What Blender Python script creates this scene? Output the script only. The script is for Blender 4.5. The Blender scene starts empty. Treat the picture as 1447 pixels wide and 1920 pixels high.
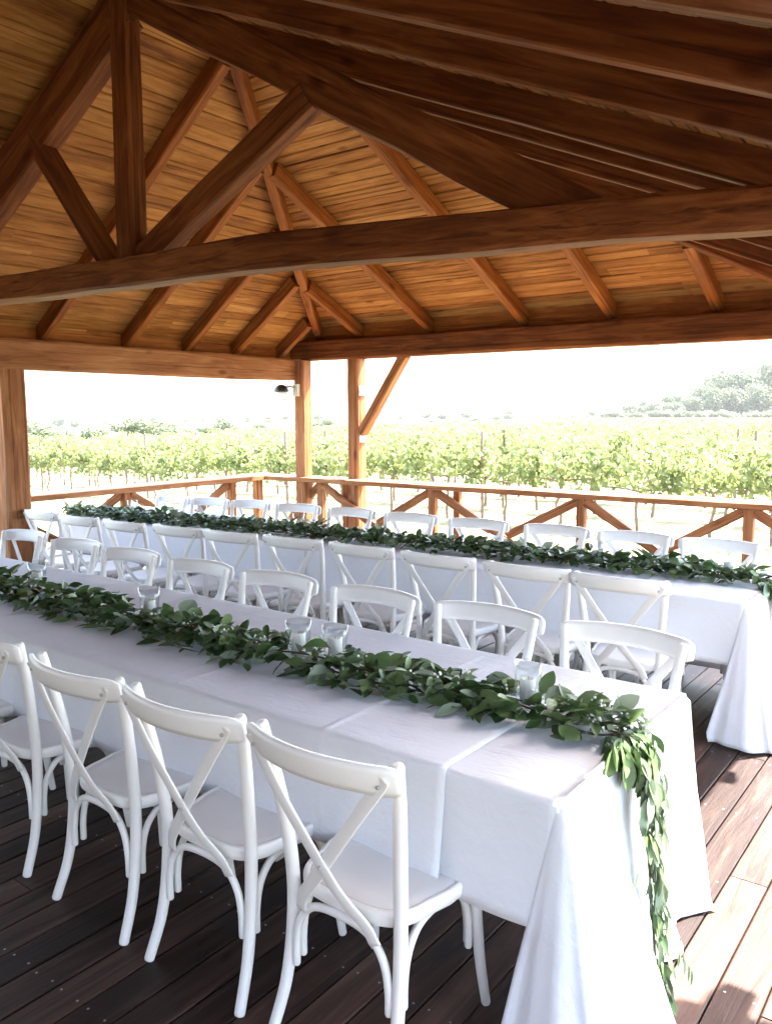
import bpy, math, random
from mathutils import Vector, Matrix, noise
random.seed(7)
sc = bpy.context.scene
RAD = math.radians
# ------------------------------------------------------------------ camera, world, sun, exposure
YAW, PITCH, ROLL = 37.2, 7.0, 0.24
cam_d = bpy.data.cameras.new("camera"); cam = bpy.data.objects.new("camera", cam_d); sc.collection.objects.link(cam)
cam_d.sensor_fit = 'VERTICAL'; cam_d.sensor_height = 36; cam_d.lens = 36 * 1540 / 1920
cam_d.clip_start = 0.05; cam_d.clip_end = 9000
_y, _p, _r = RAD(YAW), RAD(PITCH), RAD(ROLL)
_f = Vector((-math.sin(_y) * math.cos(_p), math.cos(_y) * math.cos(_p), -math.sin(_p)))
_r0 = Vector((math.cos(_y), math.sin(_y), 0)); _d0 = _f.cross(_r0)
_rr = _r0 * math.cos(_r) + _d0 * math.sin(_r); _dd = -_r0 * math.sin(_r) + _d0 * math.cos(_r)
_m = Matrix((_rr, -_dd, -_f)).transposed().to_4x4(); _m.translation = (0, 0, 1.75)
cam.matrix_world = _m
sc.camera = cam
SUN_EL, SUN_AZ = 58, 20      # azimuth from +Y towards +X
w = bpy.data.worlds.new("World"); sc.world = w; w.use_nodes = True
nt = w.node_tree; bg = nt.nodes['Background']
sky = nt.nodes.new('ShaderNodeTexSky'); sky.sky_type = 'NISHITA'; sky.sun_disc = False
sky.sun_elevation = RAD(SUN_EL); sky.sun_rotation = RAD(SUN_AZ); sky.dust_density = 2.0
tint = nt.nodes.new('ShaderNodeMixRGB'); tint.blend_type = 'MULTIPLY'; tint.inputs[0].default_value = 1; tint.inputs[2].default_value = (1.06, .98, .88, 1)
nt.links.new(sky.outputs[0], tint.inputs[1]); nt.links.new(tint.outputs[0], bg.inputs[0]); bg.inputs[1].default_value = 0.15
sun_d = bpy.data.lights.new("sun", 'SUN'); sun_d.energy = 4.5; sun_d.angle = RAD(0.6); sun_d.color = (1, .95, .87)
sun = bpy.data.objects.new("sun", sun_d); sc.collection.objects.link(sun)
sdir = Vector((math.sin(RAD(SUN_AZ)) * math.cos(RAD(SUN_EL)), math.cos(RAD(SUN_AZ)) * math.cos(RAD(SUN_EL)), math.sin(RAD(SUN_EL))))
sun.rotation_euler = sdir.to_track_quat('Z', 'Y').to_euler(); sun.location = (5, 20, 30)
sc.view_settings.view_transform = 'Standard'; sc.view_settings.look = 'None'; sc.view_settings.gamma = 1
sc.view_settings.exposure = 3.95

# ------------------------------------------------------------------ helpers
def link(o): sc.collection.objects.link(o); return o
def tag(o, label=None, cat=None, group=None, kind=None):
    if label: o['label'] = label
    if cat: o['category'] = cat
    if group: o['group'] = group
    if kind: o['kind'] = kind
    return o
def empty(name, loc=(0, 0, 0), rz=0):
    o = link(bpy.data.objects.new(name, None)); o.location = loc; o.rotation_euler = (0, 0, rz); o.empty_display_size = .1
    return o
class MB:
    def __init__(s): s.v = []; s.f = []; s.mi = []; s.c = []
    def add(s, vs, fs, mi=0, c=None):
        b = len(s.v); s.v += [tuple(v) for v in vs]
        for f in fs:
            s.f.append([b + i for i in f]); s.mi.append(mi); s.c.append(c if c is not None else .5)
    def build(s, name, mats, parent=None, smooth=True, tone=False):
        me = bpy.data.meshes.new(name); me.from_pydata(s.v, [], s.f)
        if not isinstance(mats, (list, tuple)): mats = [mats]
        for m in mats: me.materials.append(m)
        me.polygons.foreach_set('material_index', s.mi)
        if smooth: me.polygons.foreach_set('use_smooth', [True] * len(me.polygons))
        if tone:
            a = me.attributes.new('tone', 'FLOAT', 'FACE'); a.data.foreach_set('value', s.c)
        me.update()
        o = link(bpy.data.objects.new(name, me))
        if parent: o.parent = parent
        return o
def smooth_angle(o, deg=35):
    me = o.data
    me.set_sharp_from_angle(angle=RAD(deg))
    return o
def catmull(pts, rad, n):
    P = [Vector(p) for p in pts]; P = [P[0] * 2 - P[1]] + P + [P[-1] * 2 - P[-2]]
    R = [rad[0]] + list(rad) + [rad[-1]]
    out = []; ro = []
    for i in range(1, len(P) - 2):
        for k in range(n):
            t = k / n; a, b, c, d = P[i - 1:i + 3]
            out.append(.5 * ((2 * b) + (c - a) * t + (2 * a - 5 * b + 4 * c - d) * t * t + (3 * b - a - 3 * c + d) * t ** 3))
            ro.append(R[i] * (1 - t) + R[i + 1] * t)
    out.append(P[-2]); ro.append(R[-2])
    return out, ro
def sweep(mb, pts, rad, n=6, sides=10, round_caps=True, flat=None, up=None, mi=0):
    """tube (flat=None) or flat strip (flat=(w,t)) along smoothed points"""
    P, R = catmull(pts, rad if isinstance(rad, (list, tuple)) else [rad] * len(pts), n)
    if round_caps and flat is None:
        d0 = (P[0] - P[1]).normalized(); d1 = (P[-1] - P[-2]).normalized()
        r0, r1 = R[0], R[-1]
        P = [P[0] + d0 * r0 * .55, P[0] + d0 * r0 * .35] + P + [P[-1] + d1 * r1 * .35, P[-1] + d1 * r1 * .55]
        R = [r0 * .45, r0 * .85] + R + [r1 * .85, r1 * .45]
    vs = []; fs = []
    t0 = (P[1] - P[0]).normalized()
    nrm = up.copy() if up else (Vector((0, 0, 1)) if abs(t0.z) < .9 else Vector((0, 1, 0)))
    if flat: prof = [(-.5, -.3), (-.42, -.5), (.42, -.5), (.5, -.3), (.5, .3), (.42, .5), (-.42, .5), (-.5, .3)]
    ns = 8 if flat else sides
    for i, p in enumerate(P):
        t = (P[min(i + 1, len(P) - 1)] - P[max(i - 1, 0)]).normalized()
        nrm = (nrm - t * nrm.dot(t)).normalized(); b = t.cross(nrm)
        for k in range(ns):
            if flat: q = b * (prof[k][0] * flat[0] * R[i]) + nrm * (prof[k][1] * flat[1])
            else:
                a = 2 * math.pi * k / ns; q = (b * math.cos(a) + nrm * math.sin(a)) * R[i]
            vs.append(p + q)
    for i in range(len(P) - 1):
        for k in range(ns):
            a = i * ns + k; b_ = i * ns + (k + 1) % ns
            fs.append((a, b_, b_ + ns, a + ns))
    fs.append(tuple(range(ns))[::-1]); fs.append(tuple(range((len(P) - 1) * ns, len(P) * ns)))
    mb.add(vs, fs, mi)
def box_mb(mb, lo, hi, mi=0, c=None, ch=0):
    x0, y0, z0 = lo; x1, y1, z1 = hi
    vs = [(x0, y0, z0), (x1, y0, z0), (x1, y1, z0), (x0, y1, z0), (x0, y0, z1), (x1, y0, z1), (x1, y1, z1), (x0, y1, z1)]
    mb.add(vs, [(0, 3, 2, 1), (4, 5, 6, 7), (0, 1, 5, 4), (1, 2, 6, 5), (2, 3, 7, 6), (3, 0, 4, 7)], mi, c)

# ------------------------------------------------------------------ materials
def newmat(name):
    m = bpy.data.materials.new(name); m.use_nodes = True
    return m, m.node_tree, m.node_tree.nodes['Principled BSDF']
def N(t, kind, **kw):
    n = t.nodes.new(kind)
    for k, v in kw.items():
        if k.startswith('i_'): n.inputs[k[2:].replace('_', ' ')].default_value = v
        else: setattr(n, k, v)
    return n
def ramp(t, cols):
    r = t.nodes.new('ShaderNodeValToRGB'); e = r.color_ramp.elements
    e[0].position, e[0].color = cols[0][0], (*cols[0][1], 1); e[1].position, e[1].color = cols[-1][0], (*cols[-1][1], 1)
    for p, c in cols[1:-1]:
        x = e.new(p); x.color = (*c, 1)
    return r
def wood(name, cols, scale=(1.2, 14, 14), rough=.55, bump=.25, tone=0, knots=True, spec=.12):
    m, t, b = newmat(name)
    tc = N(t, 'ShaderNodeTexCoord'); oi = N(t, 'ShaderNodeObjectInfo')
    off = N(t, 'ShaderNodeVectorMath', operation='MULTIPLY_ADD')
    cmb = N(t, 'ShaderNodeCombineXYZ')
    for k in range(3): t.links.new(oi.outputs['Random'], cmb.inputs[k])
    off.inputs[1].default_value = (37, 53, 71)
    t.links.new(cmb.outputs[0], off.inputs[0]); t.links.new(tc.outputs['Object'], off.inputs[2])
    src = off.outputs[0]
    if tone:
        at = N(t, 'ShaderNodeAttribute', attribute_name='tone')
        c2 = N(t, 'ShaderNodeCombineXYZ'); 
        for k in range(3): t.links.new(at.outputs['Fac'], c2.inputs[k])
        o2 = N(t, 'ShaderNodeVectorMath', operation='MULTIPLY_ADD'); o2.inputs[1].default_value = (91, 17, 43)
        t.links.new(c2.outputs[0], o2.inputs[0]); t.links.new(src, o2.inputs[2]); src = o2.outputs[0]
    mp = N(t, 'ShaderNodeMapping'); mp.inputs['Scale'].default_value = scale; t.links.new(src, mp.inputs[0])
    n1 = N(t, 'ShaderNodeTexNoise', i_Scale=1.6, i_Detail=7, i_Roughness=.62, i_Distortion=.9); t.links.new(mp.outputs[0], n1.inputs[0])
    n2 = N(t, 'ShaderNodeTexNoise', i_Scale=1.3, i_Detail=3); t.links.new(src, n2.inputs[0])
    mx = N(t, 'ShaderNodeMath', operation='MULTIPLY_ADD'); mx.inputs[1].default_value = .38; 
    t.links.new(n2.outputs[0], mx.inputs[0])
    ml = N(t, 'ShaderNodeMath', operation='MULTIPLY_ADD'); ml.inputs[1].default_value = .85; ml.inputs[2].default_value = -.12
    t.links.new(n1.outputs[0], ml.inputs[0]); t.links.new(ml.outputs[0], mx.inputs[2]); 
    fac = mx.outputs[0]
    if tone:
        a2 = N(t, 'ShaderNodeMath', operation='MULTIPLY_ADD'); a2.inputs[1].default_value = tone; 
        t.links.new(at.outputs['Fac'], a2.inputs[0]); t.links.new(fac, a2.inputs[2])
        s2 = N(t, 'ShaderNodeMath', operation='SUBTRACT'); s2.inputs[1].default_value = tone * .5; t.links.new(a2.outputs[0], s2.inputs[0]); fac = s2.outputs[0]
    r = ramp(t, cols); t.links.new(fac, r.inputs[0])
    col = r.outputs[0]
    if knots:
        mk = N(t, 'ShaderNodeMapping'); mk.inputs['Scale'].default_value = (scale[0] * 1.6, scale[1] * .35, scale[2] * .35); t.links.new(src, mk.inputs[0])
        vo = N(t, 'ShaderNodeTexVoronoi', i_Scale=1.1); t.links.new(mk.outputs[0], vo.inputs[0])
        kr = ramp(t, [(.0, (1, 1, 1)), (.09, (.7, .7, .7)), (.17, (0, 0, 0))]); t.links.new(vo.outputs['Distance'], kr.inputs[0])
        mm = N(t, 'ShaderNodeMixRGB', blend_type='MULTIPLY'); mm.inputs[2].default_value = (.45, .3, .22, 1)
        t.links.new(kr.outputs[0], mm.inputs[0]); t.links.new(col, mm.inputs[1]); col = mm.outputs[0]
    if knots:
        mc = N(t, 'ShaderNodeMapping'); mc.inputs['Scale'].default_value = tuple(v * (.28 if v < 5 else 1.9) for v in scale); t.links.new(src, mc.inputs[0])
        cn = N(t, 'ShaderNodeTexNoise', i_Scale=1.0, i_Detail=3, i_Distortion=.5); t.links.new(mc.outputs[0], cn.inputs[0])
        cr = ramp(t, [(.60, (0, 0, 0)), (.66, (.85, .85, .85)), (.72, (.3, .3, .3))]); t.links.new(cn.outputs[0], cr.inputs[0])
        m3 = N(t, 'ShaderNodeMixRGB', blend_type='MULTIPLY'); m3.inputs[2].default_value = (.36, .28, .22, 1)
        t.links.new(cr.outputs[0], m3.inputs[0]); t.links.new(col, m3.inputs[1]); col = m3.outputs[0]
    t.links.new(col, b.inputs['Base Color']); b.inputs['Roughness'].default_value = rough
    b.inputs['Specular IOR Level'].default_value = spec
    bp = N(t, 'ShaderNodeBump', i_Strength=bump, i_Distance=.01); t.links.new(n1.outputs[0], bp.inputs['Height']); t.links.new(bp.outputs[0], b.inputs['Normal'])
    return m
def plain(name, col, rough=.5, var=.12, nscale=8, bump=0, bscale=60, metal=0, spec=.5, bdist=.004):
    m, t, b = newmat(name)
    tc = N(t, 'ShaderNodeTexCoord'); n = N(t, 'ShaderNodeTexNoise', i_Scale=nscale, i_Detail=5); t.links.new(tc.outputs['Object'], n.inputs[0])
    r = ramp(t, [(.3, tuple(c * (1 - var) for c in col)), (.7, tuple(min(1, c * (1 + var)) for c in col))]); t.links.new(n.outputs[0], r.inputs[0])
    t.links.new(r.outputs[0], b.inputs['Base Color']); b.inputs['Roughness'].default_value = rough; b.inputs['Metallic'].default_value = metal
    b.inputs['Specular IOR Level'].default_value = spec
    if bump:
        n2 = N(t, 'ShaderNodeTexNoise', i_Scale=bscale, i_Detail=4); t.links.new(tc.outputs['Object'], n2.inputs[0])
        bp = N(t, 'ShaderNodeBump', i_Strength=bump, i_Distance=bdist); t.links.new(n2.outputs[0], bp.inputs['Height']); t.links.new(bp.outputs[0], b.inputs['Normal'])
    return m
def leafmat(name, c1, c2, rough=.45, trans=0.25, tcol=None, nscale=9, spec=.5):
    m, t, b = newmat(name)
    tc = N(t, 'ShaderNodeTexCoord'); n = N(t, 'ShaderNodeTexNoise', i_Scale=nscale, i_Detail=3); t.links.new(tc.outputs['Object'], n.inputs[0])
    at = N(t, 'ShaderNodeAttribute', attribute_name='tone')
    ad = N(t, 'ShaderNodeMath', operation='MULTIPLY_ADD'); ad.inputs[1].default_value = .5
    t.links.new(n.outputs[0], ad.inputs[0]); 
    h = N(t, 'ShaderNodeMath', operation='MULTIPLY'); h.inputs[1].default_value = .5; t.links.new(at.outputs['Fac'], h.inputs[0]); t.links.new(h.outputs[0], ad.inputs[2])
    r = ramp(t, [(.25, c1), (.75, c2)]); t.links.new(ad.outputs[0], r.inputs[0])
    t.links.new(r.outputs[0], b.inputs['Base Color']); b.inputs['Roughness'].default_value = rough; b.inputs['Specular IOR Level'].default_value = spec
    if trans:
        tr = N(t, 'ShaderNodeBsdfTranslucent'); mx = N(t, 'ShaderNodeMixShader'); mx.inputs[0].default_value = trans
        if tcol: tr.inputs[0].default_value = (*tcol, 1)
        else: t.links.new(r.outputs[0], tr.inputs[0])
        out = t.nodes['Material Output']; t.links.new(b.outputs[0], mx.inputs[1]); t.links.new(tr.outputs[0], mx.inputs[2]); t.links.new(mx.outputs[0], out.inputs[0])
    return m
M = {}
M['timber'] = wood('timber', [(.22, (.032, .008, .002)), (.45, (.12, .034, .009)), (.68, (.23, .078, .022)), (.9, (.35, .145, .05))], rough=.6)
M['post'] = wood('weathered_timber', [(.22, (.11, .042, .018)), (.45, (.28, .118, .050)), (.68, (.42, .205, .100)), (.9, (.54, .32, .19))], rough=.6)
M['rafter'] = wood('rafter_timber', [(.22, (.08, .020, .004)), (.45, (.22, .067, .014)), (.68, (.36, .135, .032)), (.9, (.47, .215, .065))], rough=.5)
M['boards'] = wood('pine_boards', [(.2, (.095, .030, .007)), (.42, (.29, .118, .031)), (.65, (.45, .215, .062)), (.9, (.60, .35, .135))], scale=(14, 1.3, 14), tone=.26, rough=.6, bump=.4)
M['boards_x'] = wood('pine_boards_far', [(.2, (.095, .030, .007)), (.42, (.29, .118, .031)), (.65, (.45, .215, .062)), (.9, (.60, .35, .135))], scale=(1.3, 14, 14), tone=.26, rough=.6, bump=.4)
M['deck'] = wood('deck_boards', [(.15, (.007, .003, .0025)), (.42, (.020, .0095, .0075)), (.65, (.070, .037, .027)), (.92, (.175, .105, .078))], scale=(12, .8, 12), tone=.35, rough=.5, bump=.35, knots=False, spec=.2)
M['white'] = plain('white_paint', (.80, .795, .785), .42, .03, 9, bump=.12, bscale=45)
M['seat'] = plain('white_seat', (.74, .735, .73), .45, .03, 6, bump=.06, bscale=50)
M['screw'] = plain('screw_steel', (.42, .41, .40), .5, .1, 30, metal=.2)
M['steel'] = plain('galvanised_steel', (.36, .37, .37), .45, .15, 30, metal=.7)
M['roofing'] = plain('roof_covering', (.12, .11, .10), .8, .2, 3)
M['stem'] = plain('stem', (.09, .07, .035), .7, .2, 30)
M['leafd'] = leafmat('leaf_dark', (.024, .056, .018), (.070, .125, .042), .42, .12, spec=.35)
M['leafm'] = leafmat('leaf_mid', (.065, .12, .045), (.15, .22, .09), .42, .15, spec=.35)
M['leafp'] = leafmat('leaf_pale', (.17, .24, .17), (.32, .39, .28), .5, .15, spec=.35)
M['leafn'] = leafmat('leaf_narrow', (.07, .10, .055), (.135, .175, .10), .5, .15)
M['bud'] = plain('flower_bud', (.8, .8, .76), .5, .04)
M['wax'] = plain('candle_wax', (.85, .84, .80), .4, .02)
M['wick'] = plain('wick', (.03, .03, .03), .9, .1)
M['tabletop'] = plain('table_board', (.45, .42, .38), .5, .1)
# cloth
m, t, b = newmat('linen')
tc = N(t, 'ShaderNodeTexCoord')
b.inputs['Base Color'].default_value = (.82, .85, .92, 1); b.inputs['Roughness'].default_value = .9; b.inputs['Specular IOR Level'].default_value = .15
b.inputs['Sheen Weight'].default_value = .15
n1 = N(t, 'ShaderNodeTexNoise', i_Scale=14, i_Detail=6, i_Roughness=.6, i_Distortion=.6); t.links.new(tc.outputs['Object'], n1.inputs[0])
mp = N(t, 'ShaderNodeMapping'); mp.inputs['Scale'].default_value = (2.2, 9, 3); t.links.new(tc.outputs['Object'], mp.inputs[0])
n2 = N(t, 'ShaderNodeTexNoise', i_Scale=2.5, i_Detail=5, i_Distortion=1.2); t.links.new(mp.outputs[0], n2.inputs[0])
ad = N(t, 'ShaderNodeMath', operation='ADD'); t.links.new(n1.outputs[0], ad.inputs[0]); t.links.new(n2.outputs[0], ad.inputs[1])
bp = N(t, 'ShaderNodeBump', i_Strength=.38, i_Distance=.012); t.links.new(ad.outputs[0], bp.inputs['Height']); t.links.new(bp.outputs[0], b.inputs['Normal'])
tr = N(t, 'ShaderNodeBsdfTranslucent'); tr.inputs[0].default_value = (.75, .73, .73, 1); mx = N(t, 'ShaderNodeMixShader'); mx.inputs[0].default_value = .18
t.links.new(b.outputs[0], mx.inputs[1]); t.links.new(tr.outputs[0], mx.inputs[2]); t.links.new(mx.outputs[0], t.nodes['Material Output'].inputs[0])
M['linen'] = m
# glass
m, t, b = newmat('clear_glass')
tb = N(t, 'ShaderNodeBsdfTransparent'); tb.inputs[0].default_value = (.93, .95, .95, 1); gl = N(t, 'ShaderNodeBsdfGlossy', i_Roughness=.03)
fr = N(t, 'ShaderNodeLayerWeight', i_Blend=.5); mx = N(t, 'ShaderNodeMixShader'); pw = N(t, 'ShaderNodeMath', operation='POWER'); pw.inputs[1].default_value = 4
ma = N(t, 'ShaderNodeMath', operation='MULTIPLY_ADD'); ma.inputs[1].default_value = .7; ma.inputs[2].default_value = .05
t.links.new(fr.outputs['Facing'], pw.inputs[0]); t.links.new(pw.outputs[0], ma.inputs[0]); t.links.new(ma.outputs[0], mx.inputs[0]); t.links.new(tb.outputs[0], mx.inputs[1]); t.links.new(gl.outputs[0], mx.inputs[2]); t.links.new(mx.outputs[0], t.nodes['Material Output'].inputs[0])
M['glass'] = m
m, t, b = newmat('lamp_glass')
b.inputs['Base Color'].default_value = (.85, .86, .86, 1); b.inputs['Roughness'].default_value = .35; b.inputs['Transmission Weight'].default_value = .4
M['opal'] = m
M['black'] = plain('black_metal', (.03, .032, .035), .35, .1, metal=.3)
M['offwhite'] = plain('bracket_paint', (.6, .58, .52), .5, .05)
M['vleaf'] = leafmat('vine_leaf', (.05, .085, .022), (.27, .30, .13), .6, .3, (.27, .31, .11), nscale=2.5, spec=.25)
M['vtrunk'] = plain('vine_bark', (.17, .12, .085), .9, .35, 12, bump=.4, bscale=25)
M['tleaf'] = leafmat('tree_leaf', (.05, .08, .03), (.14, .17, .075), .6, .2, nscale=.5)
M['tbark'] = plain('tree_bark', (.12, .10, .08), .9, .3, 5)
# ground
m, t, b = newmat('ground')
tc = N(t, 'ShaderNodeTexCoord')
n1 = N(t, 'ShaderNodeTexNoise', i_Scale=.9, i_Detail=9, i_Roughness=.7); t.links.new(tc.outputs['Object'], n1.inputs[0])
r1 = ramp(t, [(.3, (.085, .095, .035)), (.5, (.135, .13, .065)), (.7, (.20, .175, .10))]); t.links.new(n1.outputs[0], r1.inputs[0])
mp = N(t, 'ShaderNodeMapping'); mp.inputs['Scale'].default_value = (.004, .009, 1); t.links.new(tc.outputs['Object'], mp.inputs[0])
n2 = N(t, 'ShaderNodeTexNoise', i_Scale=1.6, i_Detail=6); t.links.new(mp.outputs[0], n2.inputs[0])
r2 = ramp(t, [(.4, (.05, .07, .035)), (.5, (.13, .13, .075)), (.6, (.20, .165, .11))]); t.links.new(n2.outputs[0], r2.inputs[0])
ln = N(t, 'ShaderNodeVectorMath', operation='LENGTH'); t.links.new(tc.outputs['Object'], ln.inputs[0])
mr = N(t, 'ShaderNodeMapRange'); mr.inputs[1].default_value = 60; mr.inputs[2].default_value = 160; t.links.new(ln.outputs['Value'], mr.inputs[0])
mx = N(t, 'ShaderNodeMixRGB'); t.links.new(mr.outputs[0], mx.inputs[0]); t.links.new(r1.outputs[0], mx.inputs[1]); t.links.new(r2.outputs[0], mx.inputs[2])
mr2 = N(t, 'ShaderNodeMapRange'); mr2.inputs[1].default_value = 700; mr2.inputs[2].default_value = 1400; t.links.new(ln.outputs['Value'], mr2.inputs[0])
mx2 = N(t, 'ShaderNodeMixRGB'); mx2.inputs[2].default_value = (.045, .055, .045, 1); t.links.new(mr2.outputs[0], mx2.inputs[0]); t.links.new(mx.outputs[0], mx2.inputs[1])
t.links.new(mx2.outputs[0], b.inputs['Base Color']); b.inputs['Roughness'].default_value = .95
bp = N(t, 'ShaderNodeBump', i_Strength=.6, i_Distance=.06); n3 = N(t, 'ShaderNodeTexNoise', i_Scale=12, i_Detail=6); t.links.new(tc.outputs['Object'], n3.inputs[0])
t.links.new(n3.outputs[0], bp.inputs['Height']); t.links.new(bp.outputs[0], b.inputs['Normal'])
M['ground'] = m

# ------------------------------------------------------------------ ground with far hills
GZ = -.6
def interp(T_, h):
    if h <= T_[0][0]: return T_[0][1]
    for (a, da), (b_, db) in zip(T_[:-1], T_[1:]):
        if h <= b_: return da + (db - da) * (h - a) / (b_ - a)
    return T_[-1][1]
LIM = [(5, 260), (12, 255), (25, 215), (33, 140), (40, 90), (50, 62), (62, 48), (75, 40)]
SLOPE = [(5, .0075), (25, .0075), (33, .0115), (40, .0135), (50, .019), (62, .026), (75, .026)]
def gz(x, y):
    d = math.hypot(x, y); h = math.degrees(math.atan2(-x, y))
    e = max(0, d - 14); lim = interp(LIM, h) + 40
    return GZ - interp(SLOPE, h) * (min(e, lim) + max(0, min(e, 350) - lim) * .3) + hill(x, y)
def hill(x, y):
    r = math.hypot(x, y)
    if r < 350: return 0
    h = math.degrees(math.atan2(-x, y))
    k = min(1, (r - 350) / 900)
    s = noise.noise(Vector((x * .0011, y * .0011, 3))) * 14 + noise.noise(Vector((x * .004, y * .004, 9))) * 5
    return k * k * (6 + s + 12 * max(0, min(1, (r - 1200) / 900))) + (4 * k if h < 40 else 0)
mb = MB(); rings = [0, 4, 8, 14, 22, 32, 45, 60, 80, 110, 150, 200, 260, 340, 430, 540, 680, 840, 1000, 1200, 1400, 1600, 1850, 2100, 2400, 2800]
NS = 180; vs = [(0, 0, GZ)]
for r in rings[1:]:
    for k in range(NS):
        a = 2 * math.pi * k / NS; x, y = r * math.cos(a), r * math.sin(a); vs.append((x, y, gz(x, y) + (noise.noise(Vector((x * .2, y * .2, 0))) * .05 if r < 100 else 0)))
fs = [(0, 1 + k, 1 + (k + 1) % NS) for k in range(NS)]
for i in range(len(rings) - 2):
    for k in range(NS):
        a = 1 + i * NS + k; b_ = 1 + i * NS + (k + 1) % NS; fs.append((a, a + NS, b_ + NS, b_))
mb.add(vs, fs); tag(mb.build('ground', M['ground']), kind='structure')

# ------------------------------------------------------------------ deck
YD = -3.4
mb = MB(); x = -7.62; 
while x < 2.2:
    y = YD; wd = .135
    first = random.uniform(.8, 3.4)
    while y < 7.55:
        L = first if y == YD else random.uniform(2.4, 3.9)
        y1 = min(7.55, y + L)
        if 7.55 - y1 < .5: y1 = 7.55
        dz = random.uniform(-.0015, .0015); c = random.random()
        a = x + .003; b_ = x + wd - .003
        vs = []
        for yy in (y + .002, y1 - .002):
            vs += [(a, yy, -.03), (a, yy, -.003 + dz), (a + .004, yy, dz), (b_ - .004, yy, dz), (b_, yy, -.003 + dz), (b_, yy, -.03)]
        mb.add(vs, [(k, k + 6, (k + 1) + 6, k + 1) for k in range(5)] + [(0, 1, 2, 3, 4, 5), (11, 10, 9, 8, 7, 6)], 0, c)
        sy = math.ceil(y / .6) * .6 + .04
        while sy < y1 - .02:
            for sx in (a + .025, b_ - .025):
                px_, py_ = sx + random.uniform(-.004, .004), sy + random.uniform(-.006, .006)
                mb.add([(px_ + .0042 * math.cos(q * .785), py_ + .0042 * math.sin(q * .785), dz + .0007) for q in range(8)], [tuple(range(8))], 1)
            sy += .6
        y = y1
    x += wd
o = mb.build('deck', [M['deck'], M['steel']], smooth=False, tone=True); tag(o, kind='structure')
mb = MB()
box_mb(mb, (-7.6, YD, -.5), (2.2, 7.5, -.034))
o = mb.build('deck_base', M['roofing'], smooth=False); tag(o, kind='structure')

# ------------------------------------------------------------------ pavilion
pav = empty('timber_pavilion', (-4, 3, 0)); tag(pav, 'open dark timber pavilion with hipped board ceiling, trusses and posts', 'pavilion')
POFF = Vector((-4, 3, 0))
def beam(name, pts, wd, ht, mat='timber', parent=pav, off=POFF, jit=.004, upv=Vector((0, 0, 1)), seg=.35, label=None, ch=.1, anchor='c'):
    """rectangular hewn timber along a polyline; local X runs along it. anchor 'b': points are the underside centre line"""
    P = [Vector(p) for p in pts]
    d = (P[-1] - P[0]); L = d.length; X = d.normalized(); Y = upv.cross(X).normalized(); Z = X.cross(Y)
    Mx = Matrix((X, Y, Z)).transposed().to_4x4(); Mx.translation = P[0]
    inv = Mx.inverted(); Q = [inv @ p for p in P]
    mb = MB(); c = ch * min(wd, ht)
    n = max(2, int(L / seg)); sd = random.uniform(0, 100)
    prof = [(-wd / 2 + c, -ht / 2), (wd / 2 - c, -ht / 2), (wd / 2, -ht / 2 + c), (wd / 2, ht / 2 - c), (wd / 2 - c, ht / 2), (-wd / 2 + c, ht / 2), (-wd / 2, ht / 2 - c), (-wd / 2, -ht / 2 + c)]
    vs = []
    for i in range(n + 1):
        x = Q[-1].x * i / n
        # interpolate centre
        for a, b_ in zip(Q[:-1], Q[1:]):
            if x <= b_.x + 1e-6:
                k = (x - a.x) / max(1e-6, b_.x - a.x); cy = a.y + (b_.y - a.y) * k; cz = a.z + (b_.z - a.z) * k; break
        if anchor == 'b': cz += ht / 2
        for j, (py, pz) in enumerate(prof):
            q = Vector((x * 1.3 + sd, j // 2 * 5.3, 0)); jj = jit * (noise.noise(q)) * 2
            q2 = Vector((x * 1.3 + sd, j // 2 * 7.3 + 50, 0)); j2 = jit * noise.noise(q2) * 2
            vs.append((x, cy + py + jj, cz + pz + j2))
    fs = []
    for i in range(n):
        for j in range(8):
            a = i * 8 + j; b_ = i * 8 + (j + 1) % 8; fs.append((a, a + 8, b_ + 8, b_))
    fs.append(tuple(range(8))); fs.append(tuple(range(n * 8, n * 8 + 8))[::-1])
    mb.add(vs, fs)
    o = mb.build(name, M[mat], parent, smooth=False)
    Ml = Mx.copy(); Ml.translation = P[0] - off; o.matrix_local = Ml
    if label: o['label'] = label
    return o
# slope planes (rafter undersides)
zL = lambda x, y: 7.23 + .70 * x
zF = lambda x, y: 6.05 - .466 * y
zR = lambda x, y: 2.497 - .430 * x - .060 * y
def meetFL(y): return (6.05 - .466 * y - 7.23) / .70
def meetFR(y): return (2.497 - .06 * y - 6.05 + .466 * y) / .430
def meetLR(y): return (2.497 - .06 * y - 7.23) / 1.13
PY = 4.02; PX = meetLR(PY)         # peak
EYF, EXL, EXR, YN = 7.54, -7.06, -.44, -3.4
EXN, YEX = -.40, 2.7      # the roof edge steps out a little near the camera
PXL, PYF = -.15, 3.8      # unseen porch roof beside the main roof, added to shade the near deck
RD = .155
# posts
def vpost(x, y, z1, wd, label=None, z0=0.0, mat='post', name='post', lean=(0, 0)):
    o = beam(name, [(x, y, z0), (x + lean[0], y + lean[1], z1)], wd, wd * 1.02, mat=mat, jit=.006, upv=Vector((0, 1, 0)), seg=.3, label=label)
    return o
vpost(-6.75, 7.27, 2.345, .15, 'slim corner post carrying the wall lantern')
vpost(-6.05, 7.42, 2.345, .16, 'post with a diagonal brace and two steel plates')
vpost(-6.92, 3.74, 2.12, .21)
vpost(-6.92, .2, 2.12, .2); vpost(-.66, 5.6, 2.28, .14); vpost(-.63, 7.42, 2.34, .18); vpost(1.25, -3.2, 1.92, .18)
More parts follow.
